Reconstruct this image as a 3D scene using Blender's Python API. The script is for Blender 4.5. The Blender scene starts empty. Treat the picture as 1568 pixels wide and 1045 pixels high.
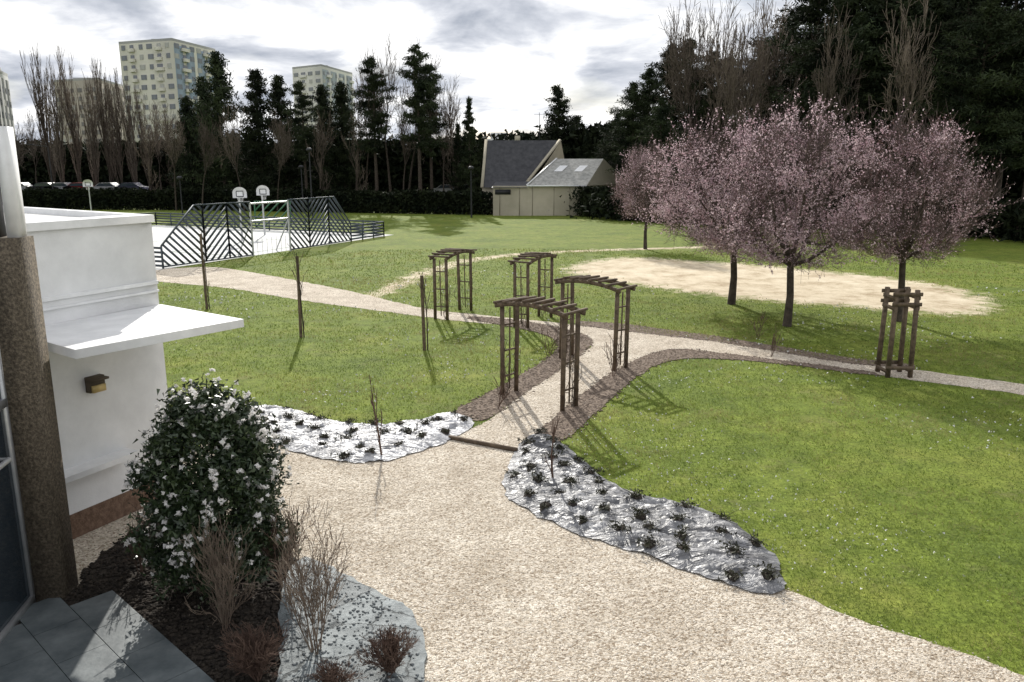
import bpy, math, random
import numpy as np
from mathutils import Vector, noise
from mathutils.geometry import tessellate_polygon, delaunay_2d_cdt
R = np.random.default_rng(7); random.seed(7)
sc = bpy.context.scene
# ---------------- survey: measured ground points -> metres ----------------
H=5.2; F=1220.0; PIT=math.atan(271/1220); SP,CP=math.sin(PIT),math.cos(PIT)
def G(px,py,z=0.0):
    v=(522.5-py)/F; dz=-SP+v*CP; t=(z-H)/dz
    return ((px-784)/F*t, t*(CP+v*SP))
def GP(l,z=0.0): return [G(a,b,z) for a,b in l]
def X(px,y,z=0): return (px-784)/F*(CP*y+SP*(H-z))
def Z(py,y):
    v=(522.5-py)/F; return H+y*(-SP+v*CP)/(CP+v*SP)
# ---------------- materials ----------------
def mat(name,c1,c2=None,scale=5,rough=.8,bump=0,bscale=None,detail=4,transl=0,metal=0,c3=None,objrand=0,spec=.3,bdist=.02):
    m=bpy.data.materials.new(name); m.use_nodes=True; nt=m.node_tree; N=nt.nodes; L=nt.links
    b=N['Principled BSDF']; b.inputs['Roughness'].default_value=rough; b.inputs['Metallic'].default_value=metal
    b.inputs['Specular IOR Level'].default_value=spec
    geo=N.new('ShaderNodeNewGeometry')
    c2=c2 or c1
    nz=N.new('ShaderNodeTexNoise'); nz.inputs['Scale'].default_value=scale; nz.inputs['Detail'].default_value=detail; nz.inputs['Roughness'].default_value=.65
    L.new(geo.outputs['Position'],nz.inputs['Vector'])
    cr=N.new('ShaderNodeValToRGB'); e=cr.color_ramp.elements
    e[0].position=.33; e[0].color=(*c1,1); e[1].position=.67; e[1].color=(*c2,1)
    if c3: q=cr.color_ramp.elements.new(.5); q.color=(*c3,1)
    L.new(nz.outputs['Fac'],cr.inputs['Fac']); col=cr.outputs['Color']
    if objrand:
        oi=N.new('ShaderNodeObjectInfo'); mr=N.new('ShaderNodeMapRange'); mr.inputs['To Min'].default_value=1-objrand; mr.inputs['To Max'].default_value=1+objrand
        L.new(oi.outputs['Random'],mr.inputs['Value'])
        vm=N.new('ShaderNodeVectorMath'); vm.operation='SCALE'; L.new(col,vm.inputs[0]); L.new(mr.outputs[0],vm.inputs['Scale']); col=vm.outputs[0]
    L.new(col,b.inputs['Base Color'])
    if bump:
        n2=N.new('ShaderNodeTexNoise'); n2.inputs['Scale'].default_value=bscale or scale*4; n2.inputs['Detail'].default_value=4
        L.new(geo.outputs['Position'],n2.inputs['Vector'])
        bp=N.new('ShaderNodeBump'); bp.inputs['Strength'].default_value=bump; bp.inputs['Distance'].default_value=bdist
        L.new(n2.outputs['Fac'],bp.inputs['Height']); L.new(bp.outputs['Normal'],b.inputs['Normal'])
    if transl:
        tr=N.new('ShaderNodeBsdfTranslucent'); L.new(col,tr.inputs['Color'])
        mx=N.new('ShaderNodeMixShader'); mx.inputs['Fac'].default_value=transl
        L.new(b.outputs[0],mx.inputs[1]); L.new(tr.outputs[0],mx.inputs[2]); L.new(mx.outputs[0],N['Material Output'].inputs['Surface'])
    return m
M={}
M['wood']=mat('weathered_timber',(.07,.05,.035),(.17,.125,.085),8,.85,.4)
M['bark']=mat('bark',(.035,.028,.022),(.09,.07,.055),6,.9,.5)
M['twig']=mat('twig',(.10,.078,.062),(.18,.145,.115),4,.9,objrand=.3,detail=1)
M['twigred']=mat('twig_brown',(.085,.052,.04),(.15,.10,.075),6,.9,detail=1)
M['twigtan']=mat('twig_tan',(.14,.105,.08),(.24,.19,.145),6,.9,detail=1)
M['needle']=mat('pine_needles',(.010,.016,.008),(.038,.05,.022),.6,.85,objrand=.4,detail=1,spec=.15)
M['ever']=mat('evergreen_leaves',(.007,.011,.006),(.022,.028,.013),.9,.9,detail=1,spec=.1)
M['camleaf']=mat('camellia_leaf',(.016,.030,.013),(.045,.068,.026),5,.38,spec=.5,detail=1)
M['camflower']=mat('camellia_flower',(.78,.76,.74),(.88,.86,.84),9,.6,transl=.3,detail=1)
M['blossom']=mat('plum_blossom',(.56,.38,.44),(.84,.68,.72),3,.7,transl=.4,detail=1)
M['plumleaf']=mat('plum_young_leaf',(.16,.08,.08),(.28,.16,.15),3,.7,transl=.3,detail=1)
M['plumtwig']=mat('plum_twig',(.085,.06,.056),(.17,.125,.115),5,.9,detail=1)
M['white']=mat('white_render',(.62,.62,.62),(.78,.78,.78),1.1,.75,.35,45,detail=8,bdist=.008)
M['whitecap']=mat('white_cap',(.70,.70,.70),(.84,.84,.84),3,.45,detail=7)
M['cream']=mat('cream_wall',(.42,.38,.29),(.50,.45,.35),.8,.9)
M['slate']=mat('dark_slate',(.035,.035,.04),(.07,.07,.075),2,.6)
M['tile']=mat('roof_tiles',(.22,.22,.20),(.42,.41,.38),3,.55,.5,14)
M['steel']=mat('court_steel',(.055,.07,.085),(.09,.105,.12),4,.5,metal=.2)
M['galv']=mat('galvanised',(.45,.46,.47),(.55,.56,.57),6,.4,metal=.6)
M['dark']=mat('dark_metal',(.02,.02,.022),(.035,.035,.04),6,.5)
M['concrete']=mat('court_concrete',(.52,.52,.51),(.64,.64,.62),.7,.85)
M['greenpaint']=mat('court_green',(.05,.14,.08),(.07,.18,.1),1,.7)
M['soil']=mat('mulch_soil',(.075,.056,.043),(.30,.235,.18),14,.95,.8,40,c3=(.16,.12,.092),bdist=.03)
M['darksoil']=mat('garden_soil',(.015,.012,.010),(.06,.048,.037),10,.95,1,30,bdist=.05)
M['glow']=mat('lamp_glass',(.45,.33,.12),(.6,.45,.2),5,.3)
M['tyre']=mat('tyre',(.02,.02,.02)); M['glassd']=mat('dark_glass',(.02,.03,.04),(.03,.04,.05),3,.08,spec=.8)
# ---------------- mesh builder ----------------
class B:
    def __init__(s): s.v=[];s.f=[];s.m=[];s.n=0
    def add(s,v,f,m=0):
        v=np.asarray(v,float).reshape(-1,3); f=np.asarray(f,int).reshape(-1,3)
        s.v.append(v); s.f.append(f+s.n); s.m.append(np.full(len(f),m)); s.n+=len(v)
    def box(s,c,size,rz=0,m=0):
        x,y,z=[q/2 for q in size]; ca,sa=math.cos(rz),math.sin(rz)
        v=[(c[0]+a*x*ca-b*y*sa,c[1]+a*x*sa+b*y*ca,c[2]+d*z) for a in(-1,1) for b in(-1,1) for d in(-1,1)]
        s.add(v,BF,m)
    def beam(s,p,q,w,h,m=0):
        p=np.array(p,float);q=np.array(q,float); d=q-p; d/=np.linalg.norm(d)+1e-9
        up=np.array([0,0,1.]) if abs(d[2])<.95 else np.array([0,1.,0]); a=np.cross(d,up); a/=np.linalg.norm(a); u=np.cross(a,d)
        v=[e+i*a*w/2+j*u*h/2 for e in(p,q) for i in(-1,1) for j in(-1,1)]
        s.add(v,BF,m)
    def tubes(s,P0,P1,R0,R1,k=4,m=0):
        P0=np.asarray(P0,float).reshape(-1,3);P1=np.asarray(P1,float).reshape(-1,3);n=len(P0)
        if n==0:return
        R0=np.broadcast_to(R0,(n,)).astype(float);R1=np.broadcast_to(R1,(n,)).astype(float)
        d=P1-P0; d/=np.linalg.norm(d,axis=1,keepdims=True)+1e-9
        ref=np.where(np.abs(d[:,2:3])<.9,[[0,0,1.]],[[1.,0,0]]); a=np.cross(d,ref); a/=np.linalg.norm(a,axis=1,keepdims=True); u=np.cross(d,a)
        th=np.arange(k)*2*math.pi/k; c=np.cos(th)[None,:,None]; q=np.sin(th)[None,:,None]
        ring=a[:,None,:]*c+u[:,None,:]*q
        V=np.concatenate([P0[:,None]+ring*R0[:,None,None],P1[:,None]+ring*R1[:,None,None]],1)
        f=[]
        for i in range(k):
            j=(i+1)%k; f+=[(i,j,k+j),(i,k+j,k+i)]
        Fc=np.array(f)[None]+(np.arange(n)*2*k)[:,None,None]
        s.add(V.reshape(-1,3),Fc.reshape(-1,3),m)
    def leaves(s,C,size,m=0,asp=.6,updir=None):
        C=np.asarray(C,float).reshape(-1,3);n=len(C)
        sz=np.broadcast_to(size,(n,))*R.uniform(.6,1.4,n)
        a=R.normal(size=(n,3)); 
        if updir is not None: a=a*.6+np.array(updir)
        a/=np.linalg.norm(a,axis=1,keepdims=True); b=np.cross(a,R.normal(size=(n,3))); b/=np.linalg.norm(b,axis=1,keepdims=True)
        A=a*sz[:,None]; Bv=b*(sz*asp)[:,None]
        V=np.stack([C-A*.5-Bv*.5,C-A*.5+Bv*.5,C+A*.6],1)
        s.add(V.reshape(-1,3),np.arange(n*3).reshape(-1,3),m)
    def prism(s,pts,z0,z1,m=0,mt=None):
        n=len(pts); v=[(p[0],p[1],z0) for p in pts]+[(p[0],p[1],z1) for p in pts]
        t=tessellate_polygon([[Vector((p[0],p[1],0)) for p in pts]]); f=[]
        for i in range(n): j=(i+1)%n; f+=[(i,j,n+j),(i,n+j,n+i)]
        s.add(v,f,m); s.add(v,[(a+n,b+n,c+n) for a,b,c in t],m if mt is None else mt); 
    def quad(s,a,b,c,d,m=0): s.add([a,b,c,d],[(0,1,2),(0,2,3)],m)
    def blob(s,c,r,m=0,seg=10,rings=6):
        v=[];f=[]
        for i in range(rings+1):
            ph=math.pi*i/rings
            for j in range(seg):
                th=2*math.pi*j/seg; v.append((c[0]+r[0]*math.sin(ph)*math.cos(th),c[1]+r[1]*math.sin(ph)*math.sin(th),c[2]+r[2]*math.cos(ph)))
        for i in range(rings):
            for j in range(seg):
                a=i*seg+j;b_=i*seg+(j+1)%seg;f+=[(a,b_,b_+seg),(a,b_+seg,a+seg)]
        s.add(v,f,m)
    def mesh(s,name,mats):
        v=np.concatenate(s.v);f=np.concatenate(s.f);mi=np.concatenate(s.m)
        me=bpy.data.meshes.new(name); me.vertices.add(len(v)); me.vertices.foreach_set('co',v.astype('f4').ravel())
        me.loops.add(len(f)*3); me.loops.foreach_set('vertex_index',f.astype('i4').ravel())
        me.polygons.add(len(f)); me.polygons.foreach_set('loop_start',(np.arange(len(f))*3).astype('i4'))
        me.polygons.foreach_set('material_index',mi.astype('i4'))
        for q in mats: me.materials.append(q)
        me.update(calc_edges=True); return me
    def obj(s,name,mats,parent=None,loc=None):
        return put(s.mesh(name,mats),name,loc or (0,0,0),parent=parent)
BF=[(0,1,3),(0,3,2),(4,6,7),(4,7,5),(0,4,5),(0,5,1),(2,3,7),(2,7,6),(0,2,6),(0,6,4),(1,5,7),(1,7,3)]
def put(me,name,loc=(0,0,0),rz=0,scl=(1,1,1),parent=None):
    o=bpy.data.objects.new(name,me); sc.collection.objects.link(o); o.location=loc; o.rotation_euler=(0,0,rz); o.scale=scl
    if parent:o.parent=parent
    return o
def empty(name,loc=(0,0,0)):
    o=bpy.data.objects.new(name,None); sc.collection.objects.link(o); o.location=loc; o.empty_display_size=.2; return o
def pip(x,y,poly):
    r=np.zeros(len(x),bool); n=len(poly)
    for i in range(n):
        x0,y0=poly[i];x1,y1=poly[(i+1)%n]
        if y0==y1: continue
        c=((y0>y)!=(y1>y))&(x<(x1-x0)*(y-y0)/(y1-y0)+x0); r^=c
    return r
def sdist(x,y,poly,closed=True):
    A=np.array(poly);lo=A.min(0)-1.5;hi=A.max(0)+1.5
    D=np.full(len(x),9.);kk=(x>lo[0])&(x<hi[0])&(y>lo[1])&(y<hi[1])
    X_,Y_=x[kk],y[kk];d=np.full(len(X_),9.); n=len(poly)
    for i in range(n if closed else n-1):
        ax,ay=poly[i];bx,by=poly[(i+1)%n]; ex,ey=bx-ax,by-ay
        t=np.clip(((X_-ax)*ex+(Y_-ay)*ey)/(ex*ex+ey*ey+1e-9),0,1)
        d=np.minimum(d,np.hypot(X_-ax-t*ex,Y_-ay-t*ey))
    if closed: d=np.where(pip(X_,Y_,poly),-d,d)
    D[kk]=d; return D
def smooth(poly,it=2):
    for _ in range(it):
        q=[];n=len(poly)
        for i in range(n):
            a=poly[i];b=poly[(i+1)%n]
            q+=[(a[0]*.75+b[0]*.25,a[1]*.75+b[1]*.25),(a[0]*.25+b[0]*.75,a[1]*.25+b[1]*.75)]
        poly=q
    return poly
def rag(poly,step=.1,amp=.05):
    out=[];n=len(poly)
    for i in range(n):
        a=Vector(poly[i]);b=Vector(poly[(i+1)%n]);L=(b-a).length;k=max(1,min(400,int(L/step)))
        for j in range(k):
            p=a.lerp(b,j/k); w=noise.noise_vector(Vector((p.x*3,p.y*3,1)))*amp+noise.noise_vector(Vector((p.x*14,p.y*14,5)))*amp*.5
            out.append((p.x+w.x,p.y+w.y))
    return out
# ---------------- ground polygons ----------------
cross=GP([(200,405),(255,412),(330,408),(400,420),(480,435),(545,448),(600,462),(660,475),(720,481),(800,489),(900,500),(1000,512),(1100,523),(1200,540),(1300,556),(1400,566),(1500,580),(1600,594),(1800,620),(1800,650),(1600,610),(1480,593),(1400,583),(1340,573),(1200,556),(1100,545),(1040,538),(960,534),(905,528),(850,508),(780,499),(700,492),(620,482),(540,471),(450,459),(350,441),(255,433),(200,428)])
yardpx=[(900,508),(905,532),(860,566),(800,604),(752,642),(722,656),(640,682),(580,697),(500,694),(430,676),(385,655),(330,665),(285,700),(235,760)]
yard=GP(yardpx)+[(-6.6,10.2),(-6.2,6),(-6,-6),(16,-6),(16,3.5),(9.5,5.3)]+GP([(1700,1090),(1568,1037),(1450,990),(1330,958),(1200,902),(1100,850),(1000,800),(900,755),(845,700),(838,662),(885,616),(935,579),(990,549),(1035,534),(1035,518)])
sand=smooth(GP([(850,415),(890,400),(960,392),(1060,399),(1150,404),(1250,413),(1400,428),(1500,448),(1540,470),(1500,487),(1400,480),(1300,472),(1200,464),(1100,455),(1000,442),(900,427)]),1)
trail=GP([(560,458),(600,440),(650,418),(720,398),(800,389),(900,384),(1000,381),(1100,378)])
lbed=smooth(GP([(690,632),(740,607),(800,574),(848,545),(858,527),(838,513),(790,502),(715,489),(720,484),(800,492),(860,503),(908,517),(905,532),(860,566),(800,604),(752,642),(722,646)]),1)
rbed=smooth(GP([(826,670),(838,648),(882,612),(930,575),(985,545),(1035,533),(1100,541),(1340,570),(1345,577),(1200,558),(1110,550),(1050,549),(1005,557),(962,587),(915,630),(880,664),(850,680)]),1)
ubed=GP([(885,492),(960,497),(1100,516),(1300,549),(1400,560),(1400,566),(1300,557),(1100,524),(960,508),(880,498)])
mulL=smooth(GP([(352,634),(400,622),(450,628),(500,645),(560,654),(620,650),(680,635),(726,640),(724,654),(690,677),(640,694),(580,712),(500,707),(450,694),(400,674),(365,655)]),1)
mulR=smooth(GP([(800,672),(830,665),(860,678),(900,715),(940,748),(1000,765),(1060,775),(1115,797),(1155,825),(1190,860),(1210,908),(1180,915),(1120,900),(1040,873),(960,843),(880,818),(820,790),(780,767),(768,740),(783,710)]),1)
court=[(-17.9,39.6),(-8.9,60.2),(-31,70),(-40,49.5)]
gbed=GP([(95,930),(150,855),(230,800),(330,790),(420,830),(455,860),(470,900),(440,960),(430,1045),(440,1120),(330,1110),(300,1045),(150,950)])
slab=smooth(GP([(428,1130),(428,960),(440,880),(475,848),(530,890),(600,920),(640,960),(655,1010),(655,1130)]),1)
pave=[(-5.75,8.75)]+GP([(103,925),(150,945),(300,1050),(420,1150),(430,1300)])+[(-2.5,3),(-6,3)]
# ---------------- ground sheet ----------------
xs=np.concatenate([[-3000,-900,-300,-130],np.arange(-60,60.01,.4),[130,300,900,3000]])
ys=np.concatenate([[-200,-40,0],np.arange(5,95,.4),[130,300,900,4000]])
gx,gy=np.meshgrid(xs,ys); x=gx.ravel();y=gy.ravel()
nx,ny=len(xs),len(ys); idx=np.arange(nx*ny).reshape(ny,nx)
a=idx[:-1,:-1].ravel();b_=idx[:-1,1:].ravel();c=idx[1:,1:].ravel();d=idx[1:,:-1].ravel()
g=B(); g.add(np.stack([x,y,np.zeros_like(x)],1),np.concatenate([np.stack([a,b_,c],1),np.stack([a,c,d],1)]))
me=g.mesh('ground',[])
bx_,by_=G(1290,885)
sa=np.maximum(np.clip(-sdist(x,y,sand)/2.0,-3,1.2),np.clip((.6-sdist(x,y,trail,False))/1.1,-3,.5))
at=me.attributes.new('worn','FLOAT','POINT'); at.data.foreach_set('value',sa.astype('f4'))
def lawnmat():
    m=bpy.data.materials.new('lawn'); m.use_nodes=True; nt=m.node_tree;N=nt.nodes;L=nt.links;b=N['Principled BSDF'];b.inputs['Roughness'].default_value=.9;b.inputs['Specular IOR Level'].default_value=.15
    geo=N.new('ShaderNodeNewGeometry')
    def nz(s,det=5,r=.6):
        n=N.new('ShaderNodeTexNoise');n.inputs['Scale'].default_value=s;n.inputs['Detail'].default_value=det;n.inputs['Roughness'].default_value=r;L.new(geo.outputs['Position'],n.inputs['Vector']);return n.outputs['Fac']
    def ramp(f,st):
        r=N.new('ShaderNodeValToRGB');e=r.color_ramp.elements
        while len(e)<len(st): e.new(.5)
        for q,(p,c) in zip(e,st): q.position=p;q.color=(*c,1)
        L.new(f,r.inputs['Fac']);return r.outputs['Color']
    def mix(f,a,b2,t='MIX'):
        q=N.new('ShaderNodeMix');q.data_type='RGBA';q.blend_type=t
        if isinstance(f,float): q.inputs[0].default_value=f
        else: L.new(f,q.inputs[0])
        for s_,v in((6,a),(7,b2)):
            if isinstance(v,tuple): q.inputs[s_].default_value=(*v,1)
            else: L.new(v,q.inputs[s_])
        return q.outputs[2]
    base=ramp(nz(.35,7,.7),[(.3,(.10,.145,.026)),(.5,(.15,.20,.033)),(.7,(.21,.235,.05))])
    fine=ramp(nz(16,5,.85),[(.3,(.35,.38,.3)),(.7,(1.6,1.55,1.5))])
    mid=ramp(nz(2.2,5,.8),[(.3,(.55,.58,.5)),(.7,(1.3,1.26,1.25))])
    col=mix(1.,mix(1.,base,fine,'MULTIPLY'),mid,'MULTIPLY')
    brown=ramp(nz(.8,8,.78),[(.54,(0,0,0)),(.70,(.5,.5,.5))])
    col=mix(brown,col,(.18,.15,.075))
    ad=N.new('ShaderNodeAttribute');ad.attribute_name='worn'
    n3=nz(1.3,7,.75);mm=N.new('ShaderNodeMath');mm.operation='MULTIPLY_ADD';L.new(n3,mm.inputs[0]);mm.inputs[1].default_value=2.8;mm.inputs[2].default_value=-1.4
    m2=N.new('ShaderNodeMath');L.new(mm.outputs[0],m2.inputs[0]);L.new(ad.outputs['Fac'],m2.inputs[1])
    mr=N.new('ShaderNodeMapRange');mr.inputs['From Min'].default_value=-.1;mr.inputs['From Max'].default_value=.45;L.new(m2.outputs[0],mr.inputs['Value'])
    sandc=ramp(nz(.7,9,.78),[(.32,(.30,.22,.13)),(.5,(.58,.49,.35)),(.7,(.74,.66,.51))])
    col=mix(mr.outputs[0],col,sandc)
    L.new(col,b.inputs['Base Color'])
    bp=N.new('ShaderNodeBump');bp.inputs['Strength'].default_value=.7;bp.inputs['Distance'].default_value=.05;L.new(nz(12,4,.8),bp.inputs['Height']);L.new(bp.outputs['Normal'],b.inputs['Normal'])
    return m
me.materials.append(lawnmat()); put(me,'ground')
def gravelmat():
    m=bpy.data.materials.new('gravel');m.use_nodes=True;nt=m.node_tree;N=nt.nodes;L=nt.links;b=N['Principled BSDF'];b.inputs['Roughness'].default_value=.9;b.inputs['Specular IOR Level'].default_value=.2
    geo=N.new('ShaderNodeNewGeometry')
    vo=N.new('ShaderNodeTexVoronoi');vo.inputs['Scale'].default_value=42;L.new(geo.outputs['Position'],vo.inputs['Vector'])
    bw=N.new('ShaderNodeSeparateColor');L.new(vo.outputs['Color'],bw.inputs[0])
    r=N.new('ShaderNodeValToRGB');e=r.color_ramp.elements;e[0].position=0;e[0].color=(.32,.25,.18,1);e[1].position=1;e[1].color=(.88,.81,.71,1);q=e.new(.45);q.color=(.66,.585,.48,1)
    L.new(bw.outputs[0],r.inputs[0])
    n=N.new('ShaderNodeTexNoise');n.inputs['Scale'].default_value=.9;n.inputs['Detail'].default_value=8;n.inputs['Roughness'].default_value=.72;L.new(geo.outputs['Position'],n.inputs['Vector'])
    r2=N.new('ShaderNodeValToRGB');e=r2.color_ramp.elements;e[0].position=.3;e[0].color=(.72,.68,.63,1);e[1].position=.68;e[1].color=(1.12,1.12,1.11,1);L.new(n.outputs['Fac'],r2.inputs[0])
    mx=N.new('ShaderNodeMix');mx.data_type='RGBA';mx.blend_type='MULTIPLY';mx.inputs[0].default_value=1;L.new(r.outputs[0],mx.inputs[6]);L.new(r2.outputs[0],mx.inputs[7]);L.new(mx.outputs[2],b.inputs['Base Color'])
    n2=N.new('ShaderNodeTexNoise');n2.inputs['Scale'].default_value=8;n2.inputs['Detail'].default_value=5;n2.inputs['Roughness'].default_value=.75;L.new(geo.outputs['Position'],n2.inputs['Vector'])
    b1=N.new('ShaderNodeBump');b1.inputs['Strength'].default_value=1;b1.inputs['Distance'].default_value=.10;L.new(n2.outputs['Fac'],b1.inputs['Height'])
    b2=N.new('ShaderNodeBump');b2.invert=True;b2.inputs['Strength'].default_value=.8;b2.inputs['Distance'].default_value=.014;L.new(vo.outputs['Distance'],b2.inputs['Height']);L.new(b1.outputs[0],b2.inputs['Normal']);L.new(b2.outputs[0],b.inputs['Normal'])
    return m
M['gravel']=gravelmat()
M['stone']=mat('pebble',(.36,.29,.22),(.86,.80,.70),30,.85,c3=(.64,.57,.47),detail=1)
def sheet(name,poly,z,m,amp=.06,step=.1):
    b=B();p=rag(poly,step,amp);t=tessellate_polygon([[Vector((q[0],q[1],0)) for q in p]])
    b.add([(q[0],q[1],z) for q in p],t);return b.obj(name,[m])
sheet('gravel_path',smooth(cross,1),.006,M['gravel'],.1,.15)
sheet('gravel_yard',yard,.010,M['gravel'],.07,.1)
sheet('planting_bed',lbed,.015,M['soil']);sheet('planting_bed',rbed,.015,M['soil']);sheet('planting_bed',ubed,.015,M['soil'])
sheet('garden_bed',gbed,.02,M['darksoil'],.05)
cb=B();cb.prism(court,.0,.012);cb.obj('sports_court',[M['concrete']])
def lerp2(u,v): 
    A,Bq,C,D=[np.array(q) for q in court]; return tuple((1-v)*((1-u)*A+u*Bq)+v*((1-u)*D+u*C))
cm=B()
for (u0,v0,u1,v1) in [(.08,.05,.92,.05),(.08,.95,.92,.95),(.08,.05,.08,.95),(.92,.05,.92,.95),(.08,.5,.92,.5),(.3,.05,.3,.25),(.7,.05,.7,.25),(.3,.25,.7,.25)]:
    p=lerp2(u0,v0);q=lerp2(u1,v1);cm.beam((*p,.014),(*q,.014),.1,.008)
cm.obj('court_marking',[M['greenpaint']])
M['paving']=mat('slate_paving',(.075,.09,.097),(.165,.185,.19),2.5,.5,.4,12,c3=(.115,.132,.138),bdist=.01)
def flagmat():
    m=bpy.data.materials.new('flagstone');m.use_nodes=True;nt=m.node_tree;N=nt.nodes;L=nt.links;b=N['Principled BSDF'];b.inputs['Roughness'].default_value=.55
    geo=N.new('ShaderNodeNewGeometry');n=N.new('ShaderNodeTexNoise');n.inputs['Scale'].default_value=3.5;n.inputs['Detail'].default_value=8;n.inputs['Roughness'].default_value=.75;L.new(geo.outputs['Position'],n.inputs['Vector'])
    wv=N.new('ShaderNodeVectorMath');wv.operation='MULTIPLY_ADD';L.new(n.outputs['Color'],wv.inputs[0]);wv.inputs[1].default_value=(.35,.35,0);L.new(geo.outputs['Position'],wv.inputs[2])
    vo=N.new('ShaderNodeTexVoronoi');vo.feature='DISTANCE_TO_EDGE';vo.inputs['Scale'].default_value=1.9;L.new(wv.outputs[0],vo.inputs['Vector'])
    v2=N.new('ShaderNodeTexVoronoi');v2.inputs['Scale'].default_value=1.9;L.new(wv.outputs[0],v2.inputs['Vector'])
    r=N.new('ShaderNodeValToRGB');e=r.color_ramp.elements;e[0].position=.34;e[0].color=(.065,.08,.085,1);e[1].position=.68;e[1].color=(.24,.27,.275,1);L.new(n.outputs['Fac'],r.inputs[0])
    cr=N.new('ShaderNodeMapRange');cr.inputs['From Max'].default_value=.02;cr.inputs['To Min'].default_value=.45;L.new(vo.outputs['Distance'],cr.inputs[0])
    sp=N.new('ShaderNodeSeparateColor');L.new(v2.outputs['Color'],sp.inputs[0]);mr=N.new('ShaderNodeMapRange');mr.inputs['To Min'].default_value=.75;mr.inputs['To Max'].default_value=1.25;L.new(sp.outputs[0],mr.inputs[0])
    mm=N.new('ShaderNodeMath');mm.operation='MULTIPLY';L.new(cr.outputs[0],mm.inputs[0]);L.new(mr.outputs[0],mm.inputs[1])
    vs=N.new('ShaderNodeVectorMath');vs.operation='SCALE';L.new(r.outputs[0],vs.inputs[0]);L.new(mm.outputs[0],vs.inputs['Scale']);L.new(vs.outputs[0],b.inputs['Base Color'])
    ad=N.new('ShaderNodeMath');L.new(n.outputs['Fac'],ad.inputs[0]);L.new(cr.outputs[0],ad.inputs[1]);bp=N.new('ShaderNodeBump');bp.inputs['Strength'].default_value=.9;bp.inputs['Distance'].default_value=.05;L.new(ad.outputs[0],bp.inputs['Height']);L.new(bp.outputs[0],b.inputs['Normal']);return m
b=B();b.prism(rag(slab,.1,.08),.0,.05);b.obj('flagstone_patch',[flagmat()])
def pavers(name,poly,m,cell,z,th,gap,base,grid):
    A=np.array(poly);x0,y0=A.min(0);b=B()
    for i in range(-12,12):
        for j in range(-16,16):
            u=i*cell*1.5+(j%2)*cell*.75;v=j*cell;cg,sg=math.cos(grid),math.sin(grid)
            p=(x0+2+u*cg-v*sg,y0+2+u*sg+v*cg)
            if sdist(np.array([p[0]]),np.array([p[1]]),poly)[0]>.1: continue
            w,h=cell*.75-gap,cell*.5-gap
            b.prism([(p[0]+a*w*cg-c*h*sg,p[1]+a*w*sg+c*h*cg) for a,c in((-1,-1),(1,-1),(1,1),(-1,1))],z,z+th+R.uniform(0,.003))
    b.prism(poly,.0,z+.004,1);return b.obj(name,[m,base])
pavers('slate_paving',pave,M['paving'],.5,.03,.03,.004,M['darksoil'],-.75)
# ---------------- grass blades, daisies, stones ----------------
def wedge(n,d0,d1,half=.95):
    d=d0*(d1/d0)**R.uniform(0,1,n);t=R.uniform(-half,half,n);return d*np.sin(t),d*np.cos(t)
def lawnmask(x,y):
    k=np.ones(len(x),bool)
    for p,mg in((cross,.02),(yard,.0),(lbed,.0),(rbed,.0),(mulL,0),(mulR,0),(court,.2),(gbed,0)): k&=sdist(x,y,p)>R.normal(0,.05,len(x))+mg
    s_=sdist(x,y,sand); k&=(s_>R.normal(-.1,.5,len(x)))
    k&=~((x<-5.3)&(y<13)&(y<12.2+(-5.4-x)*.7+.2)); return k
x,y=wedge(360000,6,50); k=lawnmask(x,y); x=x[k];y=y[k]
bare_=np.array([noise.noise(Vector((a*.55+9,b*.55,7)))+.6*noise.noise(Vector((a*2.1,b*2.1,8))) for a,b in zip(x,y)])
dq=np.hypot((x-bx_)/2.2,(y-by_)/1.0);k=(bare_+R.normal(0,.12,len(x))<.46-np.clip(1-dq,0,1)*.35);x=x[k];y=y[k];n=len(x);dd=np.hypot(x,y)
patch=np.array([noise.noise(Vector((a*.35,b*.35,0)))+.6*noise.noise(Vector((a*1.7,b*1.7,3))) for a,b in zip(x,y)])
hh=(.022+.028*R.random(n))*(1+.6*patch)*(.8+dd/45); ww=.010*np.maximum(1,dd/11); th=R.uniform(0,6.28,n);ln=R.normal(0,.5,(n,2))*hh[:,None]
c_,s_=np.cos(th)*ww/2,np.sin(th)*ww/2
V=np.stack([np.stack([x-c_,y-s_,0*x],1),np.stack([x+c_,y+s_,0*x],1),np.stack([x+ln[:,0],y+ln[:,1],hh],1)],1)
gb=B(); pm=np.clip(patch+R.normal(0,.25,n),-1,1)
Fg=np.arange(n*3).reshape(-1,3); gb.add(V.reshape(-1,3),Fg); gb.m=[np.where(pm>.30,2,np.where(pm>-.15,1,0))]
gm=[mat('grass_dark',(.085,.13,.022),(.13,.18,.03),2,.7,transl=.42,detail=1),mat('grass_mid',(.145,.20,.032),(.20,.245,.042),2,.7,transl=.42,detail=1),mat('grass_dry',(.23,.24,.07),(.31,.28,.115),2,.75,transl=.35,detail=1)]
gb.obj('lawn_grass',gm)
x,y=wedge(18000,8,40); k=lawnmask(x,y); x=x[k];y=y[k]; pn=np.array([noise.noise(Vector((a*.22,b*.22,9))) for a,b in zip(x,y)]); k=pn+R.normal(0,.12,len(x))>.04; x=x[k];y=y[k]
db=B(); C=np.stack([x,y,R.uniform(.03,.06,len(x))],1)
db.leaves(C,.026*np.maximum(1,np.hypot(x,y)/14),0,1.0)
db.obj('daisy_patch',[mat('daisy',(.55,.55,.5),(.65,.65,.62),5,.7)])
OV=np.array([(1,0,0),(-1,0,0),(0,1,0),(0,-1,0),(0,0,1),(0,0,-1)],float);OF=np.array([(0,2,4),(2,1,4),(1,3,4),(3,0,4),(2,0,5),(1,2,5),(3,1,5),(0,3,5)])
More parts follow.
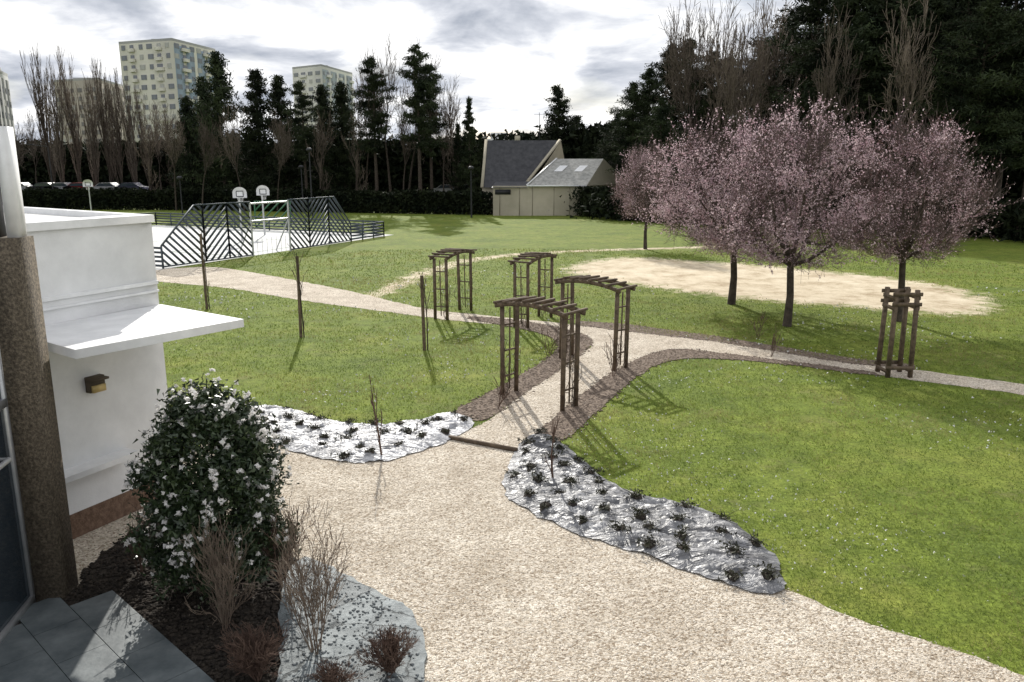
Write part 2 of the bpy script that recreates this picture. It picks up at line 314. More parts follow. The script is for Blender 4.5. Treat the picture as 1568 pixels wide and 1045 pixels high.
def clods(name,x,y,size,m,z=.01,flat=.6):
    n=len(x);sz=size*R.uniform(.5,1.5,(n,1,1));V=OV[None]*sz*R.uniform(.6,1.3,(n,6,1));V[:,:,2]*=flat
    t=R.uniform(0,6.28,n);c_,s_=np.cos(t)[:,None],np.sin(t)[:,None]
    Xr=V[:,:,0]*c_-V[:,:,1]*s_;Yr=V[:,:,0]*s_+V[:,:,1]*c_
    V=np.stack([Xr+x[:,None],Yr+y[:,None],V[:,:,2]+z],2)
    b=B();b.add(V.reshape(-1,3),(OF[None]+(np.arange(n)*6)[:,None,None]).reshape(-1,3));return b.obj(name,[m])
x,y=wedge(80000,5.5,22,.85); k=(sdist(x,y,yard)<R.normal(0,.09,len(x)))&(sdist(x,y,slab)>-.08)&(sdist(x,y,gbed)>.02)&(sdist(x,y,mulR)>0)&(sdist(x,y,mulL)>0)
k&=~pip(x,y,pave)&~((x<-5.2)&(y<12.5))
clods('gravel_stones',x[k],y[k],.011,M['stone'])
def inpoly(poly,n,e=.03):
    A=np.array(poly);lo,hi=A.min(0),A.max(0);x=R.uniform(lo[0],hi[0],n);y=R.uniform(lo[1],hi[1],n);k=sdist(x,y,poly)<R.normal(e,.05,n);return x[k],y[k]
for p,nn in((lbed,20000),(rbed,24000),(ubed,14000)):
    x,y=inpoly(p,nn);clods('bark_mulch',x,y,.03,M['soil'],.012,.45)
x,y=inpoly(gbed,9000);clods('soil_clods',x,y,.03,M['darksoil'],.03)
x,y=inpoly(slab,1500,-.1);k=y>6.5;clods('slate_chips',x[k],y[k],.02,mat('slate_chip',(.10,.11,.115),(.3,.32,.32),9,.6),.055)
# ---------------- plastic mulch ----------------
def film(name,c1,c2,p0,p1,ro):
    m=bpy.data.materials.new(name);m.use_nodes=True;nt=m.node_tree;N=nt.nodes;L=nt.links;b=N['Principled BSDF'];b.inputs['Roughness'].default_value=ro;b.inputs['Specular IOR Level'].default_value=.5
    geo=N.new('ShaderNodeNewGeometry');mp=N.new('ShaderNodeMapping');mp.inputs['Rotation'].default_value=(0,0,.7);mp.inputs['Scale'].default_value=(1,2.4,1);L.new(geo.outputs['Position'],mp.inputs['Vector'])
    def nz(s,d_,dist):
        n=N.new('ShaderNodeTexNoise');n.inputs['Scale'].default_value=s;n.inputs['Detail'].default_value=d_;n.inputs['Roughness'].default_value=.55;n.inputs['Distortion'].default_value=dist;L.new(mp.outputs[0],n.inputs['Vector']);return n.outputs['Fac']
    r=N.new('ShaderNodeValToRGB');e=r.color_ramp.elements;e[0].position=p0;e[0].color=(*c1,1);e[1].position=p1;e[1].color=(*c2,1);L.new(nz(1.5,5,2.2),r.inputs[0]);L.new(r.outputs[0],b.inputs['Base Color'])  # sun sheen of the dark plastic painted into base colour as pale streaks
    b1=N.new('ShaderNodeBump');b1.inputs['Strength'].default_value=1;b1.inputs['Distance'].default_value=.12;L.new(nz(2.0,4,2.6),b1.inputs['Height']);L.new(b1.outputs[0],b.inputs['Normal'])
    return m
def mulch(name,poly,m,nplants):
    A=np.array(poly);lo,hi=A.min(0),A.max(0); st=.05
    X_,Y_=np.meshgrid(np.arange(lo[0],hi[0],st),np.arange(lo[1],hi[1],st));x=X_.ravel()+R.uniform(-.01,.01,X_.size);y=Y_.ravel();k=sdist(x,y,poly)<-.035;x=x[k];y=y[k]
    bd=rag(poly,.08,.07);nb=len(bd);pts=[Vector(p) for p in bd]+[Vector((a,c)) for a,c in zip(x,y)]
    vo,eo,fo,*_=delaunay_2d_cdt(pts,[],[list(range(nb))],1,1e-4)
    vx=np.array([v.x for v in vo]);vy=np.array([v.y for v in vo]);sd=-sdist(vx,vy,poly)
    z=[]
    for a,c,s in zip(vx,vy,sd):
        e=min(1,max(0,s)/.25); q=Vector((a,c,0)); w=noise.noise_vector(q*1.5)*.5
        w1=1-abs(noise.noise(Vector((a*3+w.x,c*6+w.y,2))))*2; w2=1-abs(noise.noise(Vector((a*11+w.x*3,c*8,4))))*2
        z.append(.022+e*(.05+.06*w1+.02*w2+.06*noise.noise(q*1.7))+.006*w2)
    z=np.maximum(z,.02)
    b=B();b.add(np.stack([vx,vy,z],1),[f for f in fo if len(f)==3]);o=b.obj(name,[m])
    for p in o.data.polygons:p.use_smooth=True
    b=B();placed=[];sp=.43
    for q in R.uniform(lo,hi,(5000,2)):
        if len(placed)>=nplants:break
        if any(math.hypot(q[0]-p[0],q[1]-p[1])<sp for p in placed):continue
        if sdist(np.array([q[0]]),np.array([q[1]]),poly)[0]>-.12:continue
        placed.append(q)
    for q in placed:
        i=np.argmin((vx-q[0])**2+(vy-q[1])**2);zz=z[i]
        th=np.linspace(0,6.28,9)[:-1];rr=R.uniform(.05,.12,8)
        ring=[(q[0]+r*math.cos(t),q[1]+r*math.sin(t),z[np.argmin((vx-q[0]-r*math.cos(t))**2+(vy-q[1]-r*math.sin(t))**2)]+.012) for r,t in zip(rr,th)]
        b.add([(q[0],q[1],zz+.03)]+ring,[(0,j+1,(j+1)%8+1) for j in range(8)],0)
        kf=R.uniform(.6,1.35);ax=R.uniform(0,3.14);n=int(65*kf);u_=R.normal(0,.085*kf,n);v_=R.normal(0,.05*kf,n)
        C=np.stack([q[0]+u_*math.cos(ax)-v_*math.sin(ax),q[1]+u_*math.sin(ax)+v_*math.cos(ax),zz+.02+abs(R.normal(0,.025*kf,n))],1);b.leaves(C,.06,1,.4,(R.normal()*.5,R.normal()*.5,.2))
        S0=np.tile([q[0],q[1],zz+.02],(6,1));b.tubes(S0,S0+R.normal(0,1,(6,3))*[.12,.12,.03]+[0,0,.05],.005,.003,3,0)
    b.obj('groundcover_plants',[M['darksoil'],mat('groundcover_leaf',(.022,.024,.014),(.055,.055,.03),8,.6,detail=1)])
mulch('mulch_film',mulL,film('mulch_film_pale_sheen',(.24,.24,.25),(.60,.60,.62),.35,.62,.42),56)
mulch('mulch_film',mulR,film('mulch_film_grey_sheen',(.07,.07,.075),(.33,.33,.34),.36,.68,.42),60)
# ---------------- white building ----------------
Cn=np.array([-5.41,12.05]);d1=np.array([-.44,-.898]);d2=np.array([-.82,.572])
bd=empty('white_building')
P=[Cn,Cn+d1*3.6,Cn+d1*3.6+d2*9,Cn+d2*9]
b=B();b.prism(P,0,.38,1);b.prism(P,.38,4.35,0)
b.obj('walls',[M['white'],mat('brick_plinth',(.10,.06,.04),(.20,.13,.09),14,.9,.6,40)],bd)
def off(P,e):
    c=sum(P)/4;return [p+(p-c)/np.linalg.norm(p-c)*e for p in P]
b=B();O=off(P,.06);I=off(P,-.35)
for i in range(4):
    j=(i+1)%4;b.prism([O[i],O[j],I[j],I[i]],4.352,4.46)
b.obj('parapet',[M['whitecap']],bd)
b=B();b.prism(off(P,-.3),4.351,4.37);b.obj('roof',[M['concrete']],bd)
nrm=np.array([.898,-.44])
w0=Cn+d1*2.3
b=B();b.prism([w0,G(115,536,3.1),G(373,489,3.1),Cn+nrm*.02-d1*.02],2.99,3.1)
b.obj('canopy',[M['whitecap']],bd)
b=B()
for zz,hh2 in((3.42,.05),(3.3,.03)):
    b.prism([Cn-d1*.02,Cn+nrm*.03,Cn+d1*3.2+nrm*.03,Cn+d1*3.2],zz,zz+hh2)
q0=Cn+d1*.85;q1=Cn+d1*2.1
b.prism([q0,q0+nrm*.3,q1+nrm*.3,q1],.98,1.06); b.obj('ledge',[M['whitecap']],bd)
b=B();lp=Cn+d1*1.25;az=math.atan2(nrm[1],nrm[0])
b.box((lp[0]+nrm[0]*.05,lp[1]+nrm[1]*.05,2.16),(.10,.24,.22),az,0);b.box((lp[0]+nrm[0]*.115,lp[1]+nrm[1]*.115,2.10),(.05,.20,.10),az,1);b.box((lp[0]+nrm[0]*.11,lp[1]+nrm[1]*.11,2.235),(.15,.26,.03),az,0)
b.obj('wall_lamp',[mat('bronze',(.09,.07,.05)),M['glow']],bd)
fc=empty('glazed_facade')
b=B();b.box((-5.66,8.95,2.2),(.40,.40,4.4),.1,0)
b.obj('pillar',[mat('aggregate_pillar',(.05,.04,.03),(.20,.165,.12),30,.9,.5,60,c3=(.11,.09,.065))],fc)
b=B();b.box((-5.56,9.0,5.0),(.12,.2,1.2),.1,0);b.box((-5.62,8.98,5.95),(.07,.07,.7),.1,1);b.box((-5.80,8.95,5.0),(.14,.3,1.2),.1,2);b.obj('pillar_top',[M['whitecap'],M['dark'],M['slate']],fc)
b=B()
fa=np.array((-5.80,8.72));fb=np.array((-5.30,5.6))
for z in(.08,2.55,4.3):b.beam((*fa,z),(*fb,z),.08,.1,0)
for t in(0,.4,.8):
    q=fa+(fb-fa)*t;b.beam((*q,.1),(*q,4.3),.07,.07,0)
b.obj('window_frame',[M['galv']],fc)
b=B();b.quad((*fa,.1),(*fb,.1),(*fb,4.3),(*fa,4.3));b.obj('window_glass',[M['glassd']],fc)
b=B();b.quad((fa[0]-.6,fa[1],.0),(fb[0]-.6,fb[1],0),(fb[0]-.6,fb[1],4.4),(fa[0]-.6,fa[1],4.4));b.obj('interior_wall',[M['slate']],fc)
b=B();e0=fa+(fb-fa)*.12;e1=fa+(fb-fa)*.42
b.tubes([(e0[0]+.16,e0[1],2.0)],[(e1[0]+.16,e1[1],2.0)],.03,.03,8);b.tubes([(e0[0]+.16,e0[1],2.0)],[(e0[0]-.0,e0[1],2.0)],.02,.02,6);b.obj('handrail',[M['galv']],fc)
b=B();p=G(688,673);q=G(792,693);b.beam((*p,.04),(*q,.04),.06,.08);b.obj('timber_edging',[M['wood']])
# ---------------- garden arches ----------------
def arch(a,b2,h=2.15,dep=.46):
    a=np.array(a);b2=np.array(b2);L=np.linalg.norm(b2-a);u=(b2-a)/L;w=np.array([-u[1],u[0]])
    e=empty('garden_arch',(0,0,0));bb=B()
    for s in(-1,1):
        for c in(a,b2):
            p=c+w*s*dep/2;bb.beam((*p,0),(p[0]+R.normal()*.02,p[1]+R.normal()*.02,h-.06),.10,.10)
        pts=[]
        for t in np.linspace(-.09,1.09,9):
            q=a+u*L*t+w*s*(dep/2+.065);pts.append((*q,h-.06+.13*(1-((t-.5)/.59)**2)))
        for i in range(8):bb.beam(pts[i],pts[i+1],.05,.095)
    bb.obj('posts_and_beams',[M['wood']],e);bb=B()
    for t in np.linspace(-.07,1.07,8):
        z=h-.06+.13*(1-((t-.5)/.59)**2)+.075
        p=a+u*L*t;q=p+w*(dep/2+.12+R.uniform(0,.07));r=p-w*(dep/2+.12+R.uniform(0,.07));bb.beam((*q,z),(*r,z+R.normal()*.015),.06,.05)
    for c in(a,b2):
        for z in (.45,1.05,1.65):
            q=c+w*dep/2;r=c-w*dep/2;bb.beam((*q,z),(*r,z),.035,.035)
        bb.beam((*c,.12),(*(c+w*.02),h-.12),.035,.035)
    bb.obj('slats',[M['wood']],e)
    bb=B();S0=[];S1=[];
    for c in(a,b2):
        for s in range(6):
            p=np.array([*(c+w*R.uniform(-.25,.25)),0.02])
            for i in range(R.integers(5,11)):
                q=p+np.array([R.normal()*.04,R.normal()*.04,R.uniform(.1,.22)]);S0.append(p);S1.append(q)
                if R.random()<.6:S0.append(q);S1.append(q+R.normal(size=3)*.09)
                p=q
    bb.tubes(S0,S1,.008,.006,3);bb.obj('climber_stems',[M['twig']],e)
arch((-.06,17.8),(1.24,16.6));arch((1.5,21.35),(2.8,20.0));arch((.3,25.4),(1.15,27.3));arch((-2.42,26.8),(-1.7,28.6))
def guard(px,py,h):
    x,y=G(px,py);b=B()
    for sx in(-.28,.28):
        for sy in(-.28,.28): b.beam((x+sx,y+sy,0),(x+sx*.9,y+sy*.9,h),.09,.09)
    for z in(h-.1,h-.35,.25):
        for s in(-.28,.28):
            b.beam((x-.36,y+s*1.1,z),(x+.36,y+s*1.1,z),.03,.09);b.beam((x+s*1.1,y-.3,z-.1),(x+s*1.1,y+.3,z-.1),.03,.09)
    b.obj('tree_guard',[M['wood']])
guard(1368,574,2.2)
# ---------------- vegetation generators ----------------
def grow(segs,p,d,L,r,lvl,P):
    st=3;pos=np.array(p,float);d=np.array(d,float)
    n=P['n'][lvl] if lvl<len(P['n']) else 0
    kids=[]
    for i in range(st):
        dd=d+R.normal(0,P.get('wob',.12),3)+np.array([0,0,P['up']]);dd/=np.linalg.norm(dd)
        q=pos+dd*L/st;r1=max(r*(1-.22*(i+1)/1.2),P['rmin'])
        segs.append((pos.copy(),q.copy(),max(r*(1-.22*i/1.2),P['rmin']),r1,lvl));pos=q;d=dd
        kids.append((q,d,r1))
    for j in range(n):
        if lvl==0 and not P.get('low'): q,dd,rr=kids[2]
        elif lvl==0: q,dd,rr=kids[R.integers(0,3)]; f=R.random(); q=q-dd*(L/st)*f
        else: q,dd,rr=kids[R.integers(0,3)] if j else kids[2]
        a=P['ang'][lvl]*R.uniform(.5,1.3); t=R.uniform(0,6.28) if lvl else (j+R.uniform(-.2,.2))*6.28/n
        ref=np.array([1.,0,0]) if abs(dd[2])>.7 else np.array([0,0,1.]);e1=np.cross(dd,ref);e1/=np.linalg.norm(e1);e2=np.cross(dd,e1)
        nd=dd*math.cos(a)+(e1*math.cos(t)+e2*math.sin(t))*math.sin(a)
        grow(segs,q,nd,L*P['lr'][lvl]*R.uniform(.75,1.2),rr*.62,lvl+1,P)
def segs_to(b,segs,m=0,kbig=7,sc_=(1,1,1)):
    s=np.array(sc_)
    for big in(True,False):
        q=[g_ for g_ in segs if (g_[4]<=1)==big]
        if q:b.tubes([g_[0]*s for g_ in q],[g_[1]*s for g_ in q],np.array([g_[2] for g_ in q]),np.array([g_[3] for g_ in q]),kbig if big else 3,m if big else m+1)
def plum(h,wd,trunk,nbl,pinkness,seed,lean=0):
    Rw=wd/2;Hc=h-trunk;b=B();S=[]
    tp=[np.array([0,0,0.]),np.array([.04,.02,trunk*.5]),np.array([-.03,.03,trunk])]
    b.tubes(tp[:-1],tp[1:],[.16,.125],[.125,.115],9,0)
    prof=lambda t:np.interp(t,[0,.08,.2,.42,.65,.85,1.0],[.34,.70,.95,1.0,.90,.68,.30])
    def lump(a,t): return 1+.34*noise.noise(Vector((math.cos(a)*1.6+seed,math.sin(a)*1.6,t*2.6)))+.14*noise.noise(Vector((math.cos(a)*5+seed,math.sin(a)*5,t*7)))
    nodes=[]
    for i in range(8):
        a=i*6.28/8*3.02+R.uniform(-.3,.3);rf=[.2,.8,.5,.65][i%4]*R.uniform(.85,1.1);tt=.78-.5*rf
        tip=np.array([math.cos(a)*Rw*rf+lean*tt,math.sin(a)*Rw*rf,trunk+Hc*tt]);prev=tp[2];r=.08
        for k in range(1,7):
            t=k/6;p=tp[2]+(tip-tp[2])*np.array([t**.8,t**.8,t])+R.normal(0,.05,3);r1=r*.84;S.append((prev,p,r,r1));prev=p;r=r1;nodes.append((p,r))
    for i in range(70):
        a=R.uniform(0,6.28);t=R.uniform(.1,.85);q=prof(t)*lump(a,t)*R.uniform(.4,.85)
        tip=np.array([math.cos(a)*Rw*q+lean*t,math.sin(a)*Rw*q,trunk+Hc*t])
        base=min([n_ for n_ in nodes if n_[0][2]<tip[2]+.05] or nodes,key=lambda n_:np.linalg.norm(n_[0]-tip)+R.uniform(0,.5))
        prev=base[0];r=min(.035,base[1]*.7);L=np.linalg.norm(tip-prev)
        for k in range(1,5):
            u=k/4;p=base[0]+(tip-base[0])*u+R.normal(0,.04,3)+np.array([0,0,-.1*L*math.sin(math.pi*u)]);S.append((prev,p,r,r*.8));prev=p;r=max(.01,r*.8);nodes.append((p,r))
    b.tubes([s_[0] for s_ in S],[s_[1] for s_ in S],[s_[2] for s_ in S],[s_[3] for s_ in S],5,0)
    NP=np.array([n_[0] for n_ in nodes]);T0=[];T1=[];W=[];OUT=[]
    for i in range(1350):
        a=R.uniform(0,6.28);t=R.beta(1.25,1.3);rr=math.sqrt(R.uniform(.06,1));q=prof(t)*lump(a,t)*rr*R.uniform(.85,1.12)
        tip=np.array([math.cos(a)*Rw*q+lean*t,math.sin(a)*Rw*q,trunk+Hc*t*lump(a+2,t*.3)-.35*q*(1-t)])
        j=np.argmin(np.linalg.norm(NP-tip+np.array([0,0,.45]),axis=1)+R.uniform(0,.35,len(NP)));o=NP[j];prev=o;L=np.linalg.norm(tip-o)
        spike=R.random()<.3
        for k in range(1,4):
            u=k/3;p=o+(tip-o)*u+np.array([0,0,-.10*L*math.sin(math.pi*u)])+R.normal(0,.03,3);T0.append(prev);T1.append(p);W.append(1.3-.25*k);OUT.append(rr)
            for _ in range(2):
                dd=(tip-o)/(L+1e-6)*.8+R.normal(0,.45,3)+np.array([0,0,.55]);dd/=np.linalg.norm(dd);e=p+dd*R.uniform(.2,.42)*(1.6 if spike else 1);T0.append(p);T1.append(e);W.append(.75);OUT.append(rr)
            prev=p
    T0=np.array(T0);T1=np.array(T1);W=np.array(W);OUT=np.array(OUT);b.tubes(T0,T1,.007*W,.005*W,3,1)
    drift=np.array([noise.noise(Vector(tuple(p*.9+seed)))for p in T0]);pr=np.clip(.5+drift*1.6,.06,1.4)*(.35+OUT);pr/=pr.sum()
    i=R.choice(len(T0),nbl,p=pr);c=T0[i]+(T1-T0)[i]*R.random((nbl,1))*1.05+R.normal(0,.02,(nbl,3))
    kk=R.random(len(c))<np.clip(pinkness+drift[i]*.6,.05,1)
    b.leaves(c[kk],.05,2,.9);b.leaves(c[~kk],.043,3,.6)
    return b.mesh('plum_tree',[M['bark'],M['plumtwig'],M['blossom'],M['plumleaf']])
pl=[plum(7.0,6.6,2.2,31000,.85,3.1,-.7),plum(7.3,5.8,2.2,29000,.74,7.7),plum(7.2,5.8,2.2,25000,.46,12.3,.1)]
x,y=G(1120,466);put(pl[0],'plum_tree',(x,y,0),0,(1,1,.94))
x,y=G(1205,500);put(pl[1],'plum_tree',(x,y,0),0,(.93,.93,.91))
x,y=G(1374,492);put(pl[2],'plum_tree',(x,y,0),0,(.88,.88,.95))
put(pl[2],'plum_tree',(X(988,50),50,0),3,(.78,.78,.9))
def bare(h,wd,P,name,r=.2,trunk=None,mats=None):
    segs=[];grow(segs,(0,0,0),(0,0,1),trunk or h*.4,r,0,P)
    E=np.array([g_[1] for g_ in segs]);s=np.array([wd/2/np.quantile(np.hypot(E[:,0],E[:,1]),.97)]*2+[h/E[:,2].max()])
    b=B();segs_to(b,segs,0,6,s);return b.mesh(name,mats or [M['bark'],M['twig']])
PB=dict(n=[6,6,5,4],ang=[.5,.7,.7,.7],lr=[.7,.6,.6,.6],up=.08,wob=.14,rmin=.02)
PB2=dict(n=[22,6,4],ang=[.75,.6,.6],lr=[.28,.5,.5],up=.14,wob=.06,rmin=.02,low=True)
PP=dict(n=[26,7,4],ang=[.28,.25,.3],lr=[.5,.4,.5],up=.35,wob=.05,rmin=.022,low=True)
bares=[bare(20,9,PB,'bare_tree'),bare(20,8.5,PB,'bare_tree'),bare(20,7,PB2,'bare_tree',.2,17)]
poplars=[bare(20,3.8,PP,'poplar_tree',.2,14) for _ in range(2)]
def conifer(h,rad,z0,nb,nl,prof,name,lsz=.42,spread=.4):
    b=B();nseg=8;z=np.linspace(0,h,nseg+1);cx=np.cumsum(R.normal(0,.08,nseg+1));P=np.stack([cx,cx*.5,z],1);rr=.28*(1-z/h)+.03
    b.tubes(P[:-1],P[1:],rr[:-1],rr[1:],7,0)
    C=[];S0=[];S1=[]
    for i in range(nb):
        t=(i+R.random())/nb;zz=z0+(h-z0)*t;L=rad*prof(t)*R.uniform(.5,1.15);a=R.uniform(0,6.28);dr=R.uniform(-.1,.35)
        o=np.array([np.interp(zz,z,cx),np.interp(zz,z,cx)*.5,zz]);e=o+np.array([math.cos(a)*L,math.sin(a)*L,L*dr]);S0.append(o);S1.append(e)
        m=int(nl/nb*(.5+prof(t)));q=R.beta(2.2,1.1,(m,1))
        cl=R.integers(0,4,(m,1))*.25+.2;q=np.clip(cl+R.normal(0,.08,(m,1)),.1,1.1) if spread>.3 else q
        C.append(o+(e-o)*q+R.normal(0,1,(m,3))*np.array([spread,spread,spread*.5])*(.5+L/rad*.6))
    b.tubes(S0,S1,.06,.02,4,0);b.leaves(np.concatenate(C),lsz,1,.28)
    return b.mesh(name,[M['bark'],M['needle']])
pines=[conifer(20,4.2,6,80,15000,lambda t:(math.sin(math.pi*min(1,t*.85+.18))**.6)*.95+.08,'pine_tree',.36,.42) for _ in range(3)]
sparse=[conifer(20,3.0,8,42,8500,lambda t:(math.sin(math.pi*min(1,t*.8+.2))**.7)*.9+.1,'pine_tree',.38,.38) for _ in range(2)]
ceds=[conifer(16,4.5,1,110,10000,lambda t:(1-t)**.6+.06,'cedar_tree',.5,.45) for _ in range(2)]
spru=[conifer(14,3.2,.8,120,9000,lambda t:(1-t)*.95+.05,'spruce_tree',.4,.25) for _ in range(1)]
def plant(ms,px,d,top,name=None,wk=1.0,base=None):
    me=ms[R.integers(0,len(ms))];base={'pine_tree':20,'cedar_tree':16,'spruce_tree':14,'bare_tree':20,'poplar_tree':20}[me.name.split('.')[0]]
    k=Z(top,d)/base;put(me,me.name.split('.')[0],(X(px,d),d,-.05),R.uniform(0,6.28),(k*wk,k*wk,k))
for px,t in((86,62),(103,95),(127,68),(150,110),(172,78),(190,100),(212,110),(232,135)):plant(poplars,px,112+R.uniform(-5,8),t,wk=.8)
for px,t in((250,150),(275,150),(300,165),(60,165),(35,180),(15,190)):plant(bares,px,118+R.uniform(-4,6),t)
for px,t,d in((347,82,98),(322,120,104),(298,150,100),(405,108,96),(440,118,100),(500,132,98),(530,128,99)):plant(ceds,px,d,t,wk=.8)
for px,t,d in((577,88,90),(645,72,88),(662,100,93),(470,125,94)):plant(sparse,px,d,t,wk=.95)
for px,t,d in((600,45,92),(625,58,96),(560,95,98),(700,105,96),(680,130,92),(545,140,90),(375,150,91),(425,165,90),(490,160,90),(270,160,92),(310,170,91),(230,165,94),(618,120,90)):plant(bares,px,d,t,wk=.9)
for px,t,d in((722,150,90),(738,205,95),(705,190,92)):plant(spru,px,d,t,wk=.75)
for px,t,d in((852,133,108),):plant(ceds,px,d,t,wk=.9)
for px,t,d in((880,178,112),(905,195,104),(830,205,125),(930,190,98)):plant(ceds,px,d,t)
for px,t,d in((965,128,84),(990,105,88),(1018,70,90),(940,175,92),(1050,60,92),(1010,150,75),(1080,80,84)):plant(pines,px,d,t)
for px,t,d in((1040,5,84),(1068,-20,80),(1100,-30,78),(1130,0,74),(1155,-25,76),(1185,-20,74),(1210,0,76),(1120,40,70),(1090,30,72),(1260,0,62),(1345,-20,60)):plant(bares,px,d,t,wk=.85)
for px,t,d in((1100,90,92),(1150,70,90),(1200,20,88),(1225,-60,78),(1260,-80,70),(1320,-120,68),(1350,-90,78),(1400,-120,70),(1450,-150,66),(1520,-150,64),(1600,-150,62),(1680,-150,60),(1240,40,66),(1300,20,66),(1400,0,62),(1480,0,58),(1560,-20,56)):plant(pines,px,d,t,wk=1.1)
def belt(name,pts,h0,h1,wid,n,lsz,m):
    pts=np.array(pts,float);L=np.cumsum([0]+[np.linalg.norm(pts[i+1]-pts[i]) for i in range(len(pts)-1)])
    s=R.uniform(0,L[-1],n);x=np.interp(s,L,pts[:,0]);y=np.interp(s,L,pts[:,1])
    top=np.array([h0+(h1-h0)*(.5+.5*noise.noise(Vector((q*.22,3,0)))+.35*noise.noise(Vector((q*.9,7,0)))) for q in s])
    z=R.beta(1.3,1.1,n)*top;x=x+R.normal(0,wid*.4,n);y=y+R.uniform(-.5,.5,n)*wid
    b=B();b.leaves(np.stack([x,y,z],1),lsz,0,.6)
    k=max(4,int(L[-1]/1.2));s=np.linspace(0,L[-1],k);x=np.interp(s,L,pts[:,0]);y=np.interp(s,L,pts[:,1]);b.tubes(np.stack([x,y,0*x],1),np.stack([x,y,0*x+h0],1),.1,.05,5,1)
    return b.obj(name,[m,M['bark']])
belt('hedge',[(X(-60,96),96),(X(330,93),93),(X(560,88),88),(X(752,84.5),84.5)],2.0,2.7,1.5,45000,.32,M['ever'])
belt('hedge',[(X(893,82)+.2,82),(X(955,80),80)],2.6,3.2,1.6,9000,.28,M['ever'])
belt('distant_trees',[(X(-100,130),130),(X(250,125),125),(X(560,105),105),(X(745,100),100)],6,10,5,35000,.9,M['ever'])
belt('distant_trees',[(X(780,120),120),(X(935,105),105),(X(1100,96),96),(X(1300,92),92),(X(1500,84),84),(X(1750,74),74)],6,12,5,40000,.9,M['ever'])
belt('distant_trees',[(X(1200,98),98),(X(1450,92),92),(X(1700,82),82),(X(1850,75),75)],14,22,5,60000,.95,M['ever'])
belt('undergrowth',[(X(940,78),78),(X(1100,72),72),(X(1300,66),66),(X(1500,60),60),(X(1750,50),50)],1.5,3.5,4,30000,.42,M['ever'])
def bush(px,py):
    x,y=G(px,py);b=B();segs=[];PS=dict(n=[4,3],ang=[.4,.5],lr=[.7,.6],up=.1,rmin=.006,low=True)
    for i in range(6):grow(segs,(x+R.normal()*.1,y+R.normal()*.1,0),(R.normal()*.2,R.normal()*.2,1),.85,.03,0,PS)
    segs_to(b,segs,0);cen=[]
    for i in range(260):
        t=R.random()**.9;zz=.3+2.2*t;a=R.uniform(0,6.28);rad=.80*math.sqrt(max(.03,1-((t-.34)/.70)**2))*(1+.32*noise.noise(Vector((math.cos(a)*2+4,math.sin(a)*2,t*4))));q=rad*math.sqrt(R.uniform(.3,1.0))*R.uniform(.85,1.08);cen.append((x+q*math.cos(a),y+q*math.sin(a),zz))
    cen=np.array(cen);i=R.integers(0,len(cen),40000);b.leaves(cen[i]+R.normal(0,.085,(40000,3)),.062,2,.5)
    n=620;j=R.integers(0,len(cen),n);out=cen[j]-np.array([x,y,1.2]);out/=np.linalg.norm(out,axis=1,keepdims=True);fcn=cen[j]+out*R.uniform(.10,.22,(n,1))+R.normal(0,.04,(n,3))
    for c in fcn[fcn[:,2]>.5]:
        b.leaves(c+R.normal(0,.009,(8,3)),.042*R.uniform(.6,1.25),3,.95)
    b.obj('camellia_bush',[M['bark'],M['twig'],M['camleaf'],M['camflower']])
bush(338,905)
def shrub(name,px,py,h,wd,stems,mt,P=None,r=.012):
    x,y=G(px,py);segs=[];P=P or dict(n=[6,4,3],ang=[.35,.5,.6],lr=[.6,.6,.6],up=.07,wob=.16,rmin=.0028,low=True)
    for i in range(stems):
        a=R.uniform(0,6.28);s=R.uniform(.1,.5);grow(segs,(math.cos(a)*.08,math.sin(a)*.08,0),(math.cos(a)*s,math.sin(a)*s,1),1,r,0,P)
    E=np.array([g_[1] for g_ in segs]);s=np.array([wd/2/np.quantile(np.hypot(E[:,0],E[:,1]),.95)]*2+[h/E[:,2].max()])
    b=B();segs_to(b,segs,0,4,s);b.obj(name,[mt,mt],None,(x,y,0.02));return b
shrub('bare_shrub',345,965,1.45,1.0,8,M['twigtan'],r=.009)
shrub('bare_shrub',485,1005,1.75,1.0,8,M['twigtan'],r=.009)
shrub('bare_shrub',435,900,1.35,.8,6,M['twigred'],r=.008)
shrub('bare_shrub',215,880,.9,.5,5,M['twigred'],r=.007)
shrub('dogwood_shrub',600,1035,.55,.5,22,M['twigred'],r=.007)
shrub('dogwood_shrub',395,1045,.65,.6,24,M['twigred'],r=.007)
shrub('dogwood_shrub',510,1068,.4,.4,16,M['twigred'],r=.007)
for px,py,h in((588,704,1.55),(850,742,1.25)):
    shrub('young_shrub',px,py,h,.5,1,M['twigred'],dict(n=[7,3],ang=[.5,.5],lr=[.35,.5],up=.15,rmin=.006,low=True),.02)
for px,py in((1180,548),(1160,520),(940,578),(760,628),(840,545)):shrub('bare_shrub',px,py,.9,.6,3,M['twigred'],dict(n=[4,3],ang=[.4,.5],lr=[.6,.5],up=.1,rmin=.005,low=True),.008)
for px,py,h in((317,474,3.2),(461,517,2.9),(650,537,2.5)):
    x,y=G(px,py);e=empty('staked_sapling',(x,y,0));b=B();b.tubes([(0,0,0)],[(R.normal()*.03,0,h*.86)],.05,.045,8);b.obj('stake',[M['wood']],e)
    segs=[];grow(segs,(.09,.03,0),(0,0,1),h*.9,.02,0,dict(n=[7,4],ang=[.35,.5],lr=[.2,.5],up=.1,wob=.03,rmin=.006,low=True));b=B();segs_to(b,segs);b.obj('sapling',[M['bark'],M['twig']],e)
